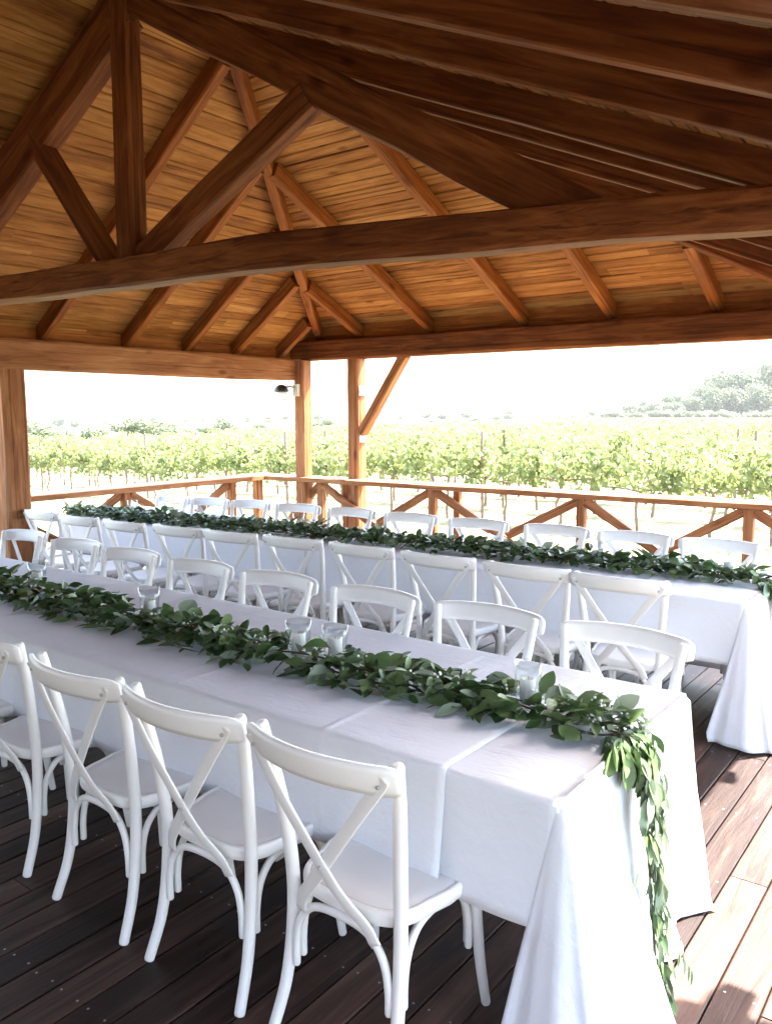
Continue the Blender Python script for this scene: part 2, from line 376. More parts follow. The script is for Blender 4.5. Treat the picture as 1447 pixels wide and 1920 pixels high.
# plates
beam('eave_beam', [(-7.36, 7.40, 2.465), (-.2, 7.40, 2.44)], .20, .235, jit=.006)
beam('eave_beam', [(-6.92, -3.3, 2.27), (-6.88, 7.18, 2.235)], .19, .255, mat='post', jit=.007)
beam('eave_beam', [(-.60, 3.9, zR(-.60, 3.9) - .1), (-.60, 7.28, zR(-.60, 7.28) - .1)], .16, .18)
beam('blocking', [(-7.04, 7.46, 2.655), (EXR, 7.46, 2.655)], .025, .20, mat='rafter', jit=.001)
beam('blocking', [(-6.99, -3.3, 2.44), (-6.99, 7.5, 2.44)], .025, .19, mat='rafter', jit=.001)
beam('post_brace', [(-5.97, 7.42, 1.50), (-5.36, 7.42, 2.36)], .10, .11, mat='post', upv=Vector((0, 1, 0)))
for z in (1.985, 1.45):
    mb = MB(); box_mb(mb, (-5.968 + 4, 7.36 - 3, z - .055), (-5.962 + 4, 7.485 - 3, z + .055))
    for dy in (.03, .095):
        for dz in (-.03, .03):
            sweep(mb, [(-5.964 + 4, 7.36 + dy - 3, z + dz), (-5.952 + 4, 7.36 + dy - 3, z + dz)], .007, n=1, sides=6)
    mb.build('steel_plate', M['steel'], pav, smooth=False)
# truss
S = .865
def T(x, y, z): return (x * S, y * S, 1.75 + (z - 1.75) * S)
beam('tie_beam', [(-6.9, 2.90, 2.51), (-5.6, 3.0, 2.49), (-4.34, 3.095, 2.485), (-3.15, 3.16, 2.485), (-1.81, 3.50, 2.485), (-.86, 3.81, 2.485), (-.3, 3.98, 2.485)], .165, .178, anchor='b', jit=.008, seg=.2)
# pull the truss members onto the tie beam's line
kx, ky = T(-5.04, 3.72, 0)[:2]
o = beam('king_post', [(kx, ky - .03, 2.56), (kx + .01, ky - .02, 4.25)], .14, .13, upv=Vector((0, 1, 0)), jit=.006)
pe = T(-1.95, 4.235, 2.80); pa = (kx, ky, 4.17)
def along(a, b_, k): return tuple(a[i] + (b_[i] - a[i]) * k for i in range(3))
beam('principal_rafter', [(kx, ky, 4.10), T(-1.90, 4.24, 2.63)], .13, .21, jit=.008, anchor='b')
pl = T(-6.9, 3.40, 3.06)
beam('principal_rafter', [(kx, ky, 4.12), pl], .15, .26, jit=.008)
beam('strut', [T(-4.98, 3.73, 2.80), T(-3.56, 3.95, 3.66)], .135, .155, jit=.007)
beam('strut', [T(-5.16, 3.68, 2.70), T(-5.98, 3.55, 3.80)], .12, .12, jit=.005)
# ridge and hips (undersides)
rz = lambda y: zR(meetLR(y), y)
beam('ridge_beam', [(meetLR(PY), PY, rz(PY) - .02), (meetLR(YN), YN, rz(YN) - .02)], .10, .2, anchor='b')
def hipline(f, y0, y1):
    return [(f(y0), y0, zF(0, y0)), (f(y1), y1, zF(0, y1))]
beam('hip_rafter', hipline(meetFL, 7.5, PY), .085, .16, anchor='b', mat='rafter')
beam('hip_rafter', hipline(meetFR, 7.5, PY), .09, .16, anchor='b')
# common rafters, far slope
for x in (-7.0, -6.02, -5.04, -3.92, -3.02, -2.08, -1.3):
    if x < PX: yt = (6.05 - 7.23 - .70 * x) / .466
    else: yt = (.43 * x + 3.553) / .406
    yt = max(yt, PY) + .04
    if yt > 7.3: continue
    beam('rafter', [(x, yt, zF(x, yt)), (x, 7.49, zF(x, 7.49))], .09, .13, anchor='b', mat='rafter')
# left slope
for y in (-3.1, -2.2, -1.3, -.4, .5, 1.4, 2.3, 3.2, 4.1, 4.98, 5.72, 6.4, 7.1):
    if y > PY: xt = meetFL(y)
    else: xt = meetLR(y)
    beam('rafter', [(-7.0, y, zL(-7.0, y)), (xt - .05, y, zL(xt - .05, y))], .085, .15, anchor='b', mat='rafter')
# right slope
for y in (-3.2, -2.4, -1.6, -.9, -.3, .35, .95, 1.5, 2.02, 2.52, 3.02, 3.78, 4.15, 4.68, 5.42, 6.2):
    xt = meetFR(y) if y > PY else meetLR(y)
    xe = EXR - .01 if y > YEX else EXN - .01
    if xe - xt < .5: continue
    beam('rafter', [(xt + .05, y, zR(xt + .05, y)), (xe, y, zR(xe, y))], .07, .155, anchor='b')
for y in (-2.8, -1.9, -1.0, -.1, .8, 1.7, 2.6, 3.5):
    beam('rafter', [(PXL + .03, y, zR(PXL, y)), (1.45, y, zR(1.45, y))], .07, .155, anchor='b')
beam('eave_beam', [(-.08, -3.3, zR(-.08, -3.3) - .09), (-.08, 3.75, zR(-.08, 3.75) - .09)], .10, .17)
beam('eave_beam', [(1.25, -3.3, zR(1.25, -3.3) - .09), (1.25, 3.75, zR(1.25, 3.75) - .09)], .14, .17)
# boards: strips across the slope made of real boards
def boards(name, mat, zf, axis, lo, hi, span, bw=.098):
    """axis 'x': boards run along X, stepping in Y; span(t)->(a,b) limits along the board"""
    mb = MB(); t = lo
    while t < hi:
        t1 = min(hi, t + bw * random.uniform(.93, 1.07)); a, b_ = span((t + t1) / 2)
        s = a
        while s < b_ - .02:
            e = min(b_, s + random.uniform(2.2, 5.0)); dz = random.uniform(0, .006); c = random.random()
            g = .0055
            def P(u, v, h): return ((u, v, zf(u, v) + RD + h) if axis == 'x' else (v, u, zf(v, u) + RD + h))
            q = []
            for u in (s + .0015, e - .0015):
                q += [P(u, t + g, .02), P(u, t + g, dz + .003), P(u, t + g + .005, dz), P(u, t1 - g - .005, dz), P(u, t1 - g, dz + .003), P(u, t1 - g, .02)]
            fs = [(k, k + 1, k + 7, k + 6) for k in range(5)] + [(0, 6, 11, 5)]
            if axis == 'x': q = [Vector(v) for v in q]
            mb.add([Vector(v) - POFF for v in q], fs, 0, c); s = e
        t = t1
    mb.build(name, mat, pav, smooth=False, tone=True)
boards('ceiling_boards', M['boards_x'], zF, 'x', PY, EYF, lambda y: (meetFL(y), meetFR(y) if meetFR(y) < EXR + .6 else EXR + .6))
boards('ceiling_boards', M['boards'], zL, 'y', EXL, meetLR(PY) - .0, lambda x: (YN, (6.05 - 7.23 - .70 * x) / .466 if x < PX else PY))
boards('ceiling_boards', M['boards'], zR, 'y', meetLR(PY), EXR, lambda x: (YN, min((.43 * x + 3.553) / .406, EYF)))
boards('ceiling_boards', M['boards'], zR, 'y', EXR, EXN, lambda x: (YN, YEX))
boards('ceiling_boards', M['boards'], zR, 'y', PXL, 1.5, lambda x: (YN, PYF))
# covering
mb = MB(); H_ = RD + .03
def V(x, y, zf): return Vector((x, y, zf(x, y) + H_)) - POFF
def sheet(poly):
    n = len(poly); top = [p + Vector((0, 0, .03)) for p in poly]
    mb.add(poly + top, [tuple(range(n))[::-1], tuple(range(n, 2 * n))] + [(i, (i + 1) % n, n + (i + 1) % n, n + i) for i in range(n)])
sheet([V(meetFL(EYF), EYF, zF), V(meetFR(EYF), EYF, zF), V(PX, PY, zF)])
sheet([V(EXL, YN, zL), V(EXL, (6.05 - 7.23 - .70 * EXL) / .466, zL), V(PX, PY, zL), V(meetLR(YN), YN, zL)])
sheet([V(meetLR(YN), YN, zR), V(PX, PY, zR), V(meetFR(EYF), EYF, zR), V(EXR, EYF, zR), V(EXR, YEX, zR), V(EXN, YEX, zR), V(EXN, YN, zR)])
sheet([V(PXL, YN, zR), V(PXL, PYF, zR), V(1.5, PYF, zR), V(1.5, YN, zR)])
mb.build('roof_covering', M['roofing'], pav, smooth=False)

# ------------------------------------------------------------------ added board wall, unseen behind the camera, to block light from the near side
wl = empty('blocker_wall', (-2.9, -3.5, 0)); tag(wl, 'unseen dark board wall added behind the camera to block light', 'wall')
mb = MB(); x = -4.6
while x < 4.6:
    box_mb(mb, (x + .003, -.03 + random.uniform(0, .004), -.3), (x + .177, .02, 4.4 if abs(x + 1.3) < .8 else 4.2 - (abs(x + 1.3) - .5) * .55), c=random.random()); x += .18
mb.build('boards', M['timber'], wl, smooth=False)

# ------------------------------------------------------------------ railing
rail = empty('railing', (-7.6, 7.3, 0)); tag(rail, 'low timber railing with inverted V braces round the deck edge', 'railing')
RO = Vector((-7.6, 7.3, 0))
def rb(name, pts, wd, ht, up=Vector((0, 0, 1)), **k): return beam(name, pts, wd, ht, mat='post', parent=rail, off=RO, upv=up, jit=.004, **k)
RZ = .945
rb('handrail', [(-7.62, 7.27, RZ), (2.2, 7.52, RZ)], .31, .055)
rb('handrail', [(-7.43, 7.18, RZ), (-7.38, -3.3, RZ)], .31, .055)
rb('post', [(-7.5, 7.22, -.02), (-7.5, 7.22, RZ - .028)], .10, .10, Vector((0, 1, 0)))
RX = [-7.9, -6.5, -4.93, -3.24, -1.74, -.2, 1.3]
yr = lambda x: 7.27 + (x + 7.62) * .0255
for i, x in enumerate(RX):
    if i: rb('post', [(x, yr(x), -.02), (x, yr(x), RZ - .028)], .085, .085, Vector((0, 1, 0)))
    if i < len(RX) - 1:
        x2 = RX[i + 1]; x1 = max(x, -7.5)
        if i: rb('brace', [(x1 + .045, yr(x1) - .02, RZ - .06), (x2 - .045, yr(x2) - .02, .03)], .045, .085)
        rb('brace', [(x1 + .045, yr(x1) + .028, .03), (x2 - .045, yr(x2) + .028, RZ - .06)], .045, .085)
for x in (-4.68, -6.2): rb('post', [(x, yr(x) + .09, -.3), (x, yr(x) + .09, RZ - .028)], .07, .07, Vector((0, 1, 0)))
YR = [7.18, 6.72, 5.22, 3.7, 2.2, .7, -.8, -2.3]
for i, y in enumerate(YR):
    X_ = lambda y: -7.43 + (7.18 - y) * .0053
    if i: rb('post', [(X_(y), y, -.02), (X_(y), y, RZ - .028)], .085, .085, Vector((0, 1, 0)))
    if 0 < i < len(YR) - 1:
        y2 = YR[i + 1]
        rb('brace', [(X_(y) - .02, y - .045, RZ - .06), (X_(y2) - .02, y2 + .045, .03)], .045, .085)
        rb('brace', [(X_(y) + .028, y - .045, .03), (X_(y2) + .028, y2 + .045, RZ - .06)], .045, .085)

# ------------------------------------------------------------------ wall lantern on the corner post
lan = empty('wall_lantern', (-6.82, 7.13, 1.98)); tag(lan, 'small lantern with black hood and white glass on the corner post', 'wall lamp')
mb = MB(); box_mb(mb, (.02, .02, -.05), (.10, .07, .09)); mb.build('bracket', M['offwhite'], lan, smooth=False)
mb = MB(); sweep(mb, [(.05, .02, .05), (.02, -.03, .06), (-.06, -.06, .05)], .012, n=4, sides=8); mb.build('arm', M['steel'], lan)
def lathe(mb, prof, n=24, cx=0, cy=0, mi=0, cap=True):
    vs = []; fs = []
    for r, z in prof:
        for k in range(n):
            a = 2 * math.pi * k / n; vs.append((cx + r * math.cos(a), cy + r * math.sin(a), z))
    for i in range(len(prof) - 1):
        for k in range(n):
            a = i * n + k; b_ = i * n + (k + 1) % n; fs.append((a, b_, b_ + n, a + n))
    if cap: fs.append(tuple(range(n))[::-1]); fs.append(tuple(range((len(prof) - 1) * n, len(prof) * n)))
    mb.add(vs, fs, mi)
mb = MB(); lathe(mb, [(.088, .0), (.09, .008), (.082, .04), (.055, .075), (.015, .088)], cx=-.08, cy=-.07); mb.build('hood', M['black'], lan)
mb = MB(); lathe(mb, [(.03, -.105), (.055, -.10), (.066, -.03), (.07, -.002)], cx=-.08, cy=-.07); mb.build('lamp_glass', M['opal'], lan)

# ------------------------------------------------------------------ tables and tablecloths
TH = .76
def table(loc, L, W, label):
    t_ = empty('banquet_table', loc); tag(t_, label, 'table', 'banquet tables under the white cloths')
    mb = MB(); box_mb(mb, (-L, 0, TH - .045), (0, W, TH - .012)); mb.build('tabletop', M['tabletop'], t_, smooth=False)
    for x in (-1.35, -L / 2 - .2, -L + .25):
        for y in (.32, W - .22):
            mb = MB(); box_mb(mb, (x - .025, y - .025, 0), (x + .025, y + .025, TH - .047)); mb.build('leg', M['tabletop'], t_, smooth=False)
    return t_
T1 = (-.85, 1.85, 0); T1L, T1W = 5.9, 1.0
T2 = (-1.03, 4.42, 0); T2L, T2W = 6.28, .90
table(T1, T1L, T1W, 'long table under the white cloths nearest the camera')
table(T2, T2L, T2W, 'long table under the white cloths beside the far railing')
def cloth(name, origin, x0, x1, W, side, end, creases, seed, lift=0, endcap=False, corner_hem=0, label='', sidef=0.02, back=None):
    back = back or side
    """cloth over a table strip x0<x1 (table-local, 0 = right end); endcap True: drapes over the right end too, to the floor"""
    rnd = random.Random(seed)
    mb = MB(); D = .028
    # cross-section samples: front drop, rounded edge, top, edge, back drop
    ox, oy = origin[0], origin[1]
    def crease(x):
        h = 0
        for cxx in creases:
            d = (x - cxx) / .012
            h += .0065 * math.exp(-d * d)
        return h
    def wr(x, y, s=0):
        return .006 * noise.noise(Vector((x * 5.2 + seed + y * 1.2, y * 2.0, s))) + .0022 * noise.noise(Vector((x * 7 + y * 4, y * 16, seed + s)))
    def sidept(x, u, front, drop):
        """u metres down the drop"""
        k = min(1, u / .33)
        fold = (.012 * math.sin(x * 9 + seed) + .012 * noise.noise(Vector((x * 3.1, seed, 4)))) * k * k
        outw = .016 + sidef * k + fold
        for cxx in creases: outw += .0025 * math.exp(-((x - cxx) / .02) ** 2) * (1 if u > .01 else 0)
        yy = -outw if front else W + outw
        return yy, TH - .012 - u
    us = [0, .04, .09, .15, .21, .27, .30, side]
    nx = max(4, int((x1 - x0) / .03)); cols = []
    xs = [x0 + (x1 - x0) * i / nx for i in range(nx + 1)]
    for cxx in creases:
        if x0 + .03 < cxx < x1 - .03:
            xs = [q for q in xs if abs(q - cxx) > .024 or q in (x0, x1)] + [cxx + d for d in (-.022, -.015, -.010, -.005, 0, .005, .010, .015, .022)]
    xs.sort(); nx = len(xs) - 1
    nyt = 26
    vs = []; rowlen = None
    for x in xs:
        row = []
        hem = side + .008 * math.sin(x * 3 + seed) + .012 * noise.noise(Vector((x * 1.1, seed, 8)))
        if corner_hem and abs(x - x1) < .05: hem -= .02 * (1 - abs(x - x1) / .05)
        if corner_hem and abs(x - x0) < .05: hem -= .02 * (1 - abs(x - x0) / .05)
        for u in reversed(us):
            uu = u * hem / side; yy, zz = sidept(x, uu, True, hem); row.append((x, yy, zz + lift * .0))
        row.append((x, -.012, TH - .003 + lift))
        for j in range(nyt + 1):
            y = .004 + (W - .008) * j / nyt
            z = TH + lift + wr(x, y) + crease(x) * (.6 + .5 * noise.noise(Vector((x, y * 2.5, 2))))
            row.append((x, y, z))
        row.append((x, W + .012, TH - .003 + lift))
        for u in us:
            uu = u * hem / side * back / side; yy, zz = sidept(x, uu, False, hem); row.append((x, yy, zz))
        if lift:
            row = [(a, (b_ - lift if b_ < 0 else b_ + lift if b_ > W else b_), c) for a, b_, c in row]
        rowlen = len(row); vs += row
    fs = []
    for i in range(nx):
        for j in range(rowlen - 1):
            a = i * rowlen + j; fs.append((a, a + rowlen, a + rowlen + 1, a + 1))
    mb.add(vs, fs)
    if endcap:
        # polar drape round the right end: front corner, end, back corner
        # a drape column: base point, then offset as a function of the distance s fallen
        nc = 26; ne = 34; nd = 24; B = end + .02; cols_ = []
        sm = lambda k: k * k * (3 - 2 * k)
        def col(base, L_, f):
            c_ = []
            for j in range(nd + 1):
                s_ = L_ * j / nd; dx_, dy_ = f(s_)
                z = TH - .003 - .009 * min(1, s_ / .02) - max(0, s_ - .02) * .985
                wob = .012 * noise.noise(Vector((base[1] * 5 + dx_ * 3 + seed, s_ * 1.5, 7))) * s_ / .3
                x_ = base[0] + dx_ + wob; y_ = base[1] + dy_
                if z < .012:
                    x_ += (.012 - z) * 1.2; z = .006 + .006 * abs(math.sin(y_ * 14))
                c_.append((x_, y_, z))
            return c_
        rd = lambda s_: .016 * min(1, s_ / .02)
        for side_i in (0, 1):
            part = []
            sg = -1 if side_i == 0 else 1
            for i in range(nc + 1):
                k = i / nc
                Lc = side + (B - side) * sm(min(1, k / .10)) if k < .10 else B
                lx0 = -.20 if side_i == 0 else -.08
                def f(s_, k=k, sg=sg, lx0=lx0):
                    tx = lx0 + (.0 - lx0) * sm(min(1, k * 1.5)) + .22 * sm(k) * (1 if side_i == 0 else .45)
                    ty = (.055 + (.10 if side_i == 0 else .07) * math.sin(math.pi * min(1, k * 1.1)) ) * (1 - k) ** .6
                    ty += (.05 * math.sin(k * 17 + .6) + .03 * math.sin(k * 29)) * s_ * min(1, k * 5) * (1 - k)
                    return (tx * s_ + rd(s_) * math.sin(k * math.pi / 2), sg * (ty * s_ + rd(s_) * math.cos(k * math.pi / 2)))
                part.append(col((0, 0 if side_i == 0 else W), Lc, f))
            if side_i == 0: first_part = part
            else: last_part = part[::-1]
        mid = []
        for i in range(1, ne):
            y = W * i / ne; k = i / ne
            fl = interp([(0, .22), (.18, .30), (.36, .17), (.55, .045), (.72, .06), (.9, .12), (1, .10)], k)
            def f(s_, fl=fl, y=y): return (fl * s_ + .10 * s_ * s_ * math.sin(y * 17 + seed) * (.6 + .4 * s_ / B) + rd(s_), .04 * (y / W - .3) * s_)
            mid.append(col((0, y), B, f))
        vs = [p for c_ in first_part + mid + last_part for p in c_]
        path = first_part + mid + last_part
        fs = []
        n1_ = nd + 1
        for i in range(len(path) - 1):
            for j in range(nd):
                a = i * n1_ + j; fs.append((a, a + n1_, a + n1_ + 1, a + 1))
        b0 = len(mb.v); mb.add(vs, fs)
        # join the top's right edge to the drape start
        top_row = [nx * rowlen + len(us) + 1 + j for j in range(nyt + 1)]
        endv = [b0 + i * n1_ for i in range(nc, nc + ne + 1)]
        # stitch by nearest parameter
        i = j = 0
        while i < len(top_row) - 1 or j < len(endv) - 1:
            if j == len(endv) - 1 or (i < len(top_row) - 1 and (i + 1) / (len(top_row) - 1) <= (j + 1) / (len(endv) - 1)):
                mb.f.append([top_row[i], top_row[i + 1], endv[j]]); mb.mi.append(0); mb.c.append(.5); i += 1
            else:
                mb.f.append([top_row[i], endv[j + 1], endv[j]]); mb.mi.append(0); mb.c.append(.5); j += 1
    o = mb.build(name, M['linen'])
    o.location = (ox, oy, 0)
    sd = o.modifiers.new('thickness', 'SOLIDIFY'); sd.thickness = .0015; sd.offset = 1
    tag(o, label, 'tablecloth', 'white linen tablecloths')
    return o
cloth('tablecloth', T1, -1.6, -.0, T1W, .33, .76, [-.70, -1.3], 3, 0, True, label='white tablecloth with long floor-length drape over the near table end')
cloth('tablecloth', T1, -3.55, -.335, T1W, .325, .76, [-.79, -1.51, -1.60, -2.05, -2.6, -3.2], 11, .0045, corner_hem=1, label='long white tablecloth over the middle of the near table', sidef=.028)
cloth('tablecloth', T1, -5.93, -3.0, T1W, .33, .76, [-3.9, -4.7, -5.5], 21, .0, label='white tablecloth at the far left part of the near table')
cloth('tablecloth', T2, -3.2, 0, T2W, .33, .76, [-.75, -1.4, -2.2], 31, 0, True, label='white tablecloth with floor-length drape over the far table end', back=.66)
cloth('tablecloth', T2, -6.32, -3.05, T2W, .33, .76, [-3.9, -4.7, -5.5], 41, .004, corner_hem=1, label='white tablecloth over the left half of the far table', back=.66)

# ------------------------------------------------------------------ garlands
AVOID = []
LP = [(0, .03), (.16, .55), (.36, .95), (.58, 1.0), (.78, .72), (.92, .34), (1, .02)]
def add_leaf(mb, base, d, nrm, L, W, mi, curl, fold, c):
    d = d.normalized(); nrm = (nrm - d * nrm.dot(d)).normalized(); s = d.cross(nrm)
    vs = []; 
    for t_, w_ in LP:
        cen = base + d * (L * (t_ - curl * .25 * t_ * t_)) - nrm * (L * curl * t_ * t_)
        for k in (-1, 0, 1):
            vs.append(cen + s * (k * W * .5 * w_) + nrm * (abs(k) * fold * W * w_))
    fs = []
    for i in range(len(LP) - 1):
        for k in range(2):
            a = i * 3 + k; fs.append((a, a + 1, a + 4, a + 3))
    mb.add(vs, fs, mi, c)
def garland(name, path, n_per_m, label, rad=.11, hang=None, pale=.18, seed=1, scale=1.0):
    rnd = random.Random(seed)
    root = empty(name, path[0]); tag(root, label, 'garland'); O = Vector(path[0])
    P, _ = catmull([Vector(p) for p in path], [1] * len(path), 12)
    mb = MB(); st = MB(); bd = MB()
    tot = 0
    for a, b_ in zip(P[:-1], P[1:]):
        L = (b_ - a).length; n = L * n_per_m; n = int(n) + (1 if rnd.random() < n % 1 else 0)
        tdir = (b_ - a).normalized()
        for _i in range(n):
            c = a + (b_ - a) * rnd.random()
            clump = .65 + .55 * (noise.noise(Vector((c.x * 4.5, c.y, seed))) + .5)
            lat = rnd.gauss(0, .55) * rad * clump; lat = max(-1.15 * rad, min(1.15 * rad, lat))
            hh = (1 - (lat / (1.2 * rad)) ** 2)
            hz = rnd.uniform(.0, 1) * hh * .085 * clump
            side = 1 if lat > 0 else -1
            ang = rnd.gauss(0, .5) + side * rnd.uniform(.2, 1.5); fwd = 1 if rnd.random() < .62 else -1
            d = Vector((tdir.x * math.cos(ang) * fwd - tdir.y * math.sin(ang), tdir.y * math.cos(ang) * fwd + tdir.x * math.sin(ang) , 0))
            d.z = rnd.uniform(-.25, .65) * (.4 + hh)
            base = c + Vector((-tdir.y * lat, tdir.x * lat, hz + .012))
            nr = Vector((rnd.gauss(0, .45), rnd.gauss(0, .45), 1))
            Lf = rnd.uniform(.042, .112) * scale; W = Lf * rnd.uniform(.34, .58)
            if any((base.x + d.x * Lf * .6 - ax) ** 2 + (base.y + d.y * Lf * .6 - ay) ** 2 < ar * ar for ax, ay, ar in AVOID): continue
            r = rnd.random(); mi = 2 if r < pale else (1 if r < pale + .42 else 0)
            if rnd.random() < .10: W = Lf * .8; 
            cu = rnd.uniform(-.1, .45)
            tip = base + d.normalized() * Lf
            if tip.z < path[0][2] - .0: d.z = .05 + abs(d.z) * .3
            add_leaf(mb, base - O, d, nr, Lf, W, mi, min(cu, .12) if base.z < path[0][2] + .03 else cu, rnd.uniform(.05, .3), rnd.random())
            tot += 1
        if rnd.random() < .5:
            c = a + (b_ - a) * rnd.random(); off = Vector((rnd.uniform(-.06, .06), rnd.uniform(-.07, .07), rnd.uniform(.05, .10)))
            for q in range(rnd.randint(3, 6)):
                p = c + off + Vector((rnd.uniform(-.018, .018), rnd.uniform(-.018, .018), rnd.uniform(-.01, .012))) - O
                r_ = rnd.uniform(.003, .0055)
                lathe(bd, [(.0008, p.z - r_), (r_ * .75, p.z - r_ * .6), (r_, p.z), (r_ * .7, p.z + r_ * .65), (.0008, p.z + r_)], 7, p.x, p.y, 0, False)
    for off in ((0, .02, .03), (.0, -.025, .025), (0, .0, .045)):
        sweep(st, [Vector(p) - O + Vector(off) + Vector((0, .02 * math.sin(i * 2.1 + off[1] * 90), .01 * math.sin(i * 3.3))) for i, p in enumerate(path)], .0035, n=8, sides=6)
    if hang:
        Q, _ = catmull([Vector(p) for p in hang], [1] * len(hang), 10)
        sweep(st, [q - O for q in Q], .004, n=1, sides=6)
        nq = len(Q) - 1
        for i in range(nq):
            k = i / nq; a, b_ = Q[i], Q[i + 1]
            for _i in range(int((6.2 - 3.0 * k) * (1.6 if k < .25 else 1))):
                c = a + (b_ - a) * rnd.random()
                aw = rnd.uniform(-1, 1)
                d = Vector((rnd.uniform(.0, .45), aw * (.55 - .2 * k), -rnd.uniform(.7, 1.3)))
                if k < .12: d.z *= .4
                sp = .10 * (1 - .7 * k)
                base = c + Vector((rnd.uniform(.0, .03), rnd.gauss(0, .5) * sp, 0))
                Lf = rnd.uniform(.06, .11) if k < .5 else rnd.uniform(.05, .10); W = Lf * (rnd.uniform(.38, .58) if k < .35 else rnd.uniform(.24, .46))
                r = rnd.random(); mi = (2 if r < .22 else 3 if r < .75 else 1) if k > .2 else (2 if r < .25 else 1 if r < .8 else 0)
                add_leaf(mb, base - O, d, Vector((1, rnd.gauss(0, .5), .35)), Lf, W, mi, rnd.uniform(-.1, .25), rnd.uniform(.05, .25), rnd.random())
        # two loose side sprays
        for s0, s1, s2 in ((.06, .19, -.30), (.86, .11, -.16)):
            i0 = int(s0 * nq); c = Q[i0]
            br = [c, c + Vector((.05, s1 * .6, s2 * .25)), c + Vector((.06, s1, s2))]
            sweep(st, [p - O for p in br], .002, n=6, sides=5)
            for kk in (.35, .55, .75, .9, 1.0):
                p = br[0] + (br[2] - br[0]) * kk + Vector((.02, s1 * .2 * (1 - kk), 0))
                for sg in (-1, 1):
                    Lf = rnd.uniform(.055, .085) if s0 < .5 else .05
                    add_leaf(mb, p - O, Vector((.15, sg * .35 + .1, -1)), Vector((1, sg * .4, .2)), Lf, Lf * (.42 if s0 < .5 else .22), 2 if rnd.random() < .5 else 1, .1, .15, rnd.random())
    mb.build('leaves', [M['leafd'], M['leafm'], M['leafp'], M['leafn']], root, tone=True)
    st.build('stem', M['stem'], root)
    bd.build('blossoms', M['bud'], root)
    return root
G1 = [(-1.215, 2.37, .047, .155, .085, 'clear candle glass nearest the end of the near table'),
      (-2.20, 2.32, .052, .155, .09, 'clear candle glass in the pair halfway along the near garland, left one'),
      (-2.06, 2.38, .052, .145, .08, 'clear candle glass in the pair halfway along the near garland, right one'),
      (-3.2, 2.36, .05, .155, .08, 'clear candle glass third from the end of the near table'),
      (-4.25, 2.40, .05, .16, .085, 'clear candle glass farthest along the near table')]
G2 = [(-2.06, 4.93), (-1.27, 4.99), (-3.03, 5.0), (-4.6, 4.88), (-5.7, 4.80), (-6.6, 4.72)]
AVOID = [(a[0] + .025, a[1] - .03, .10) for a in G1] + [(a[0], a[1] - .02, .07) for a in G2]
zt = TH + .006
g1 = [(-6.4, 2.36, zt), (-5.4, 2.33, zt), (-4.38, 2.27, zt), (-3.8, 2.24, zt), (-3.02, 2.26, zt), (-2.5, 2.25, zt), (-2.1, 2.27, zt), (-1.67, 2.28, zt), (-1.26, 2.32, zt), (-.98, 2.31, zt), (-.87, 2.28, zt)]
garland('leaf_garland', g1, 470, 'thick green leaf garland down the near table hanging over its end', rad=.112, pale=.2, seed=5,
        hang=[(-.90, 2.28, .80), (-.82, 2.27, .79), (-.775, 2.25, .70), (-.755, 2.22, .58), (-.735, 2.20, .45), (-.72, 2.20, .30), (-.70, 2.20, .10)])
g2 = [(-7.27, 4.44, zt), (-6.7, 4.52, zt), (-5.96, 4.60, zt), (-4.78, 4.71, zt), (-3.76, 4.81, zt), (-2.87, 4.86, zt), (-2.28, 4.89, zt), (-1.6, 4.92, zt), (-1.06, 4.90, zt)]
garland('leaf_garland', g2, 420, 'green leaf garland along the far table beside the railing', rad=.105, pale=.34, seed=9, scale=1.05,
        hang=[(-1.08, 4.90, .80), (-1.0, 4.90, .79), (-.955, 4.90, .70), (-.93, 4.90, .58), (-.915, 4.90, .42), (-.90, 4.9, .22)])

# ------------------------------------------------------------------ candle glasses
def candle_glass(x, y, r, h, ch_, label, group):
    g = empty('candle_glass', (x, y, TH + .012), random.random()); tag(g, label, 'candle glass', group)
    mb = MB(); lathe(mb, [(.001, 0), (r * .74, 0), (r * .80, .004), (r * .93, h * .6), (r, h), (r - .0025, h), (r * .93 - .003, h * .6), (r * .80 - .003, .014), (.001, .012)], 32, cap=False)
    mb.build('glass', M['glass'], g)
    mb = MB(); rc = r * .55; lathe(mb, [(.001, .015), (rc, .015), (rc, .015 + ch_), (rc * .85, .018 + ch_), (rc * .5, .012 + ch_), (.001, .011 + ch_)], 24, cap=False)
    c = mb.build('candle', M['wax'], g)
    mb = MB(); sweep(mb, [(0, 0, .01 + ch_), (.001, 0, .022 + ch_)], .001, n=2, sides=5); mb.build('wick', M['wick'], c)
for a in G1:
    candle_glass(*a, 'candle glasses along the near garland')
for i, a in enumerate(G2):
    candle_glass(a[0], a[1], .048, .15, .075, 'clear candle glass on the far table, %s along its garland from the right end' % ['second', 'first', 'third', 'fourth', 'fifth', 'sixth'][i], 'candle glasses along the far garland')

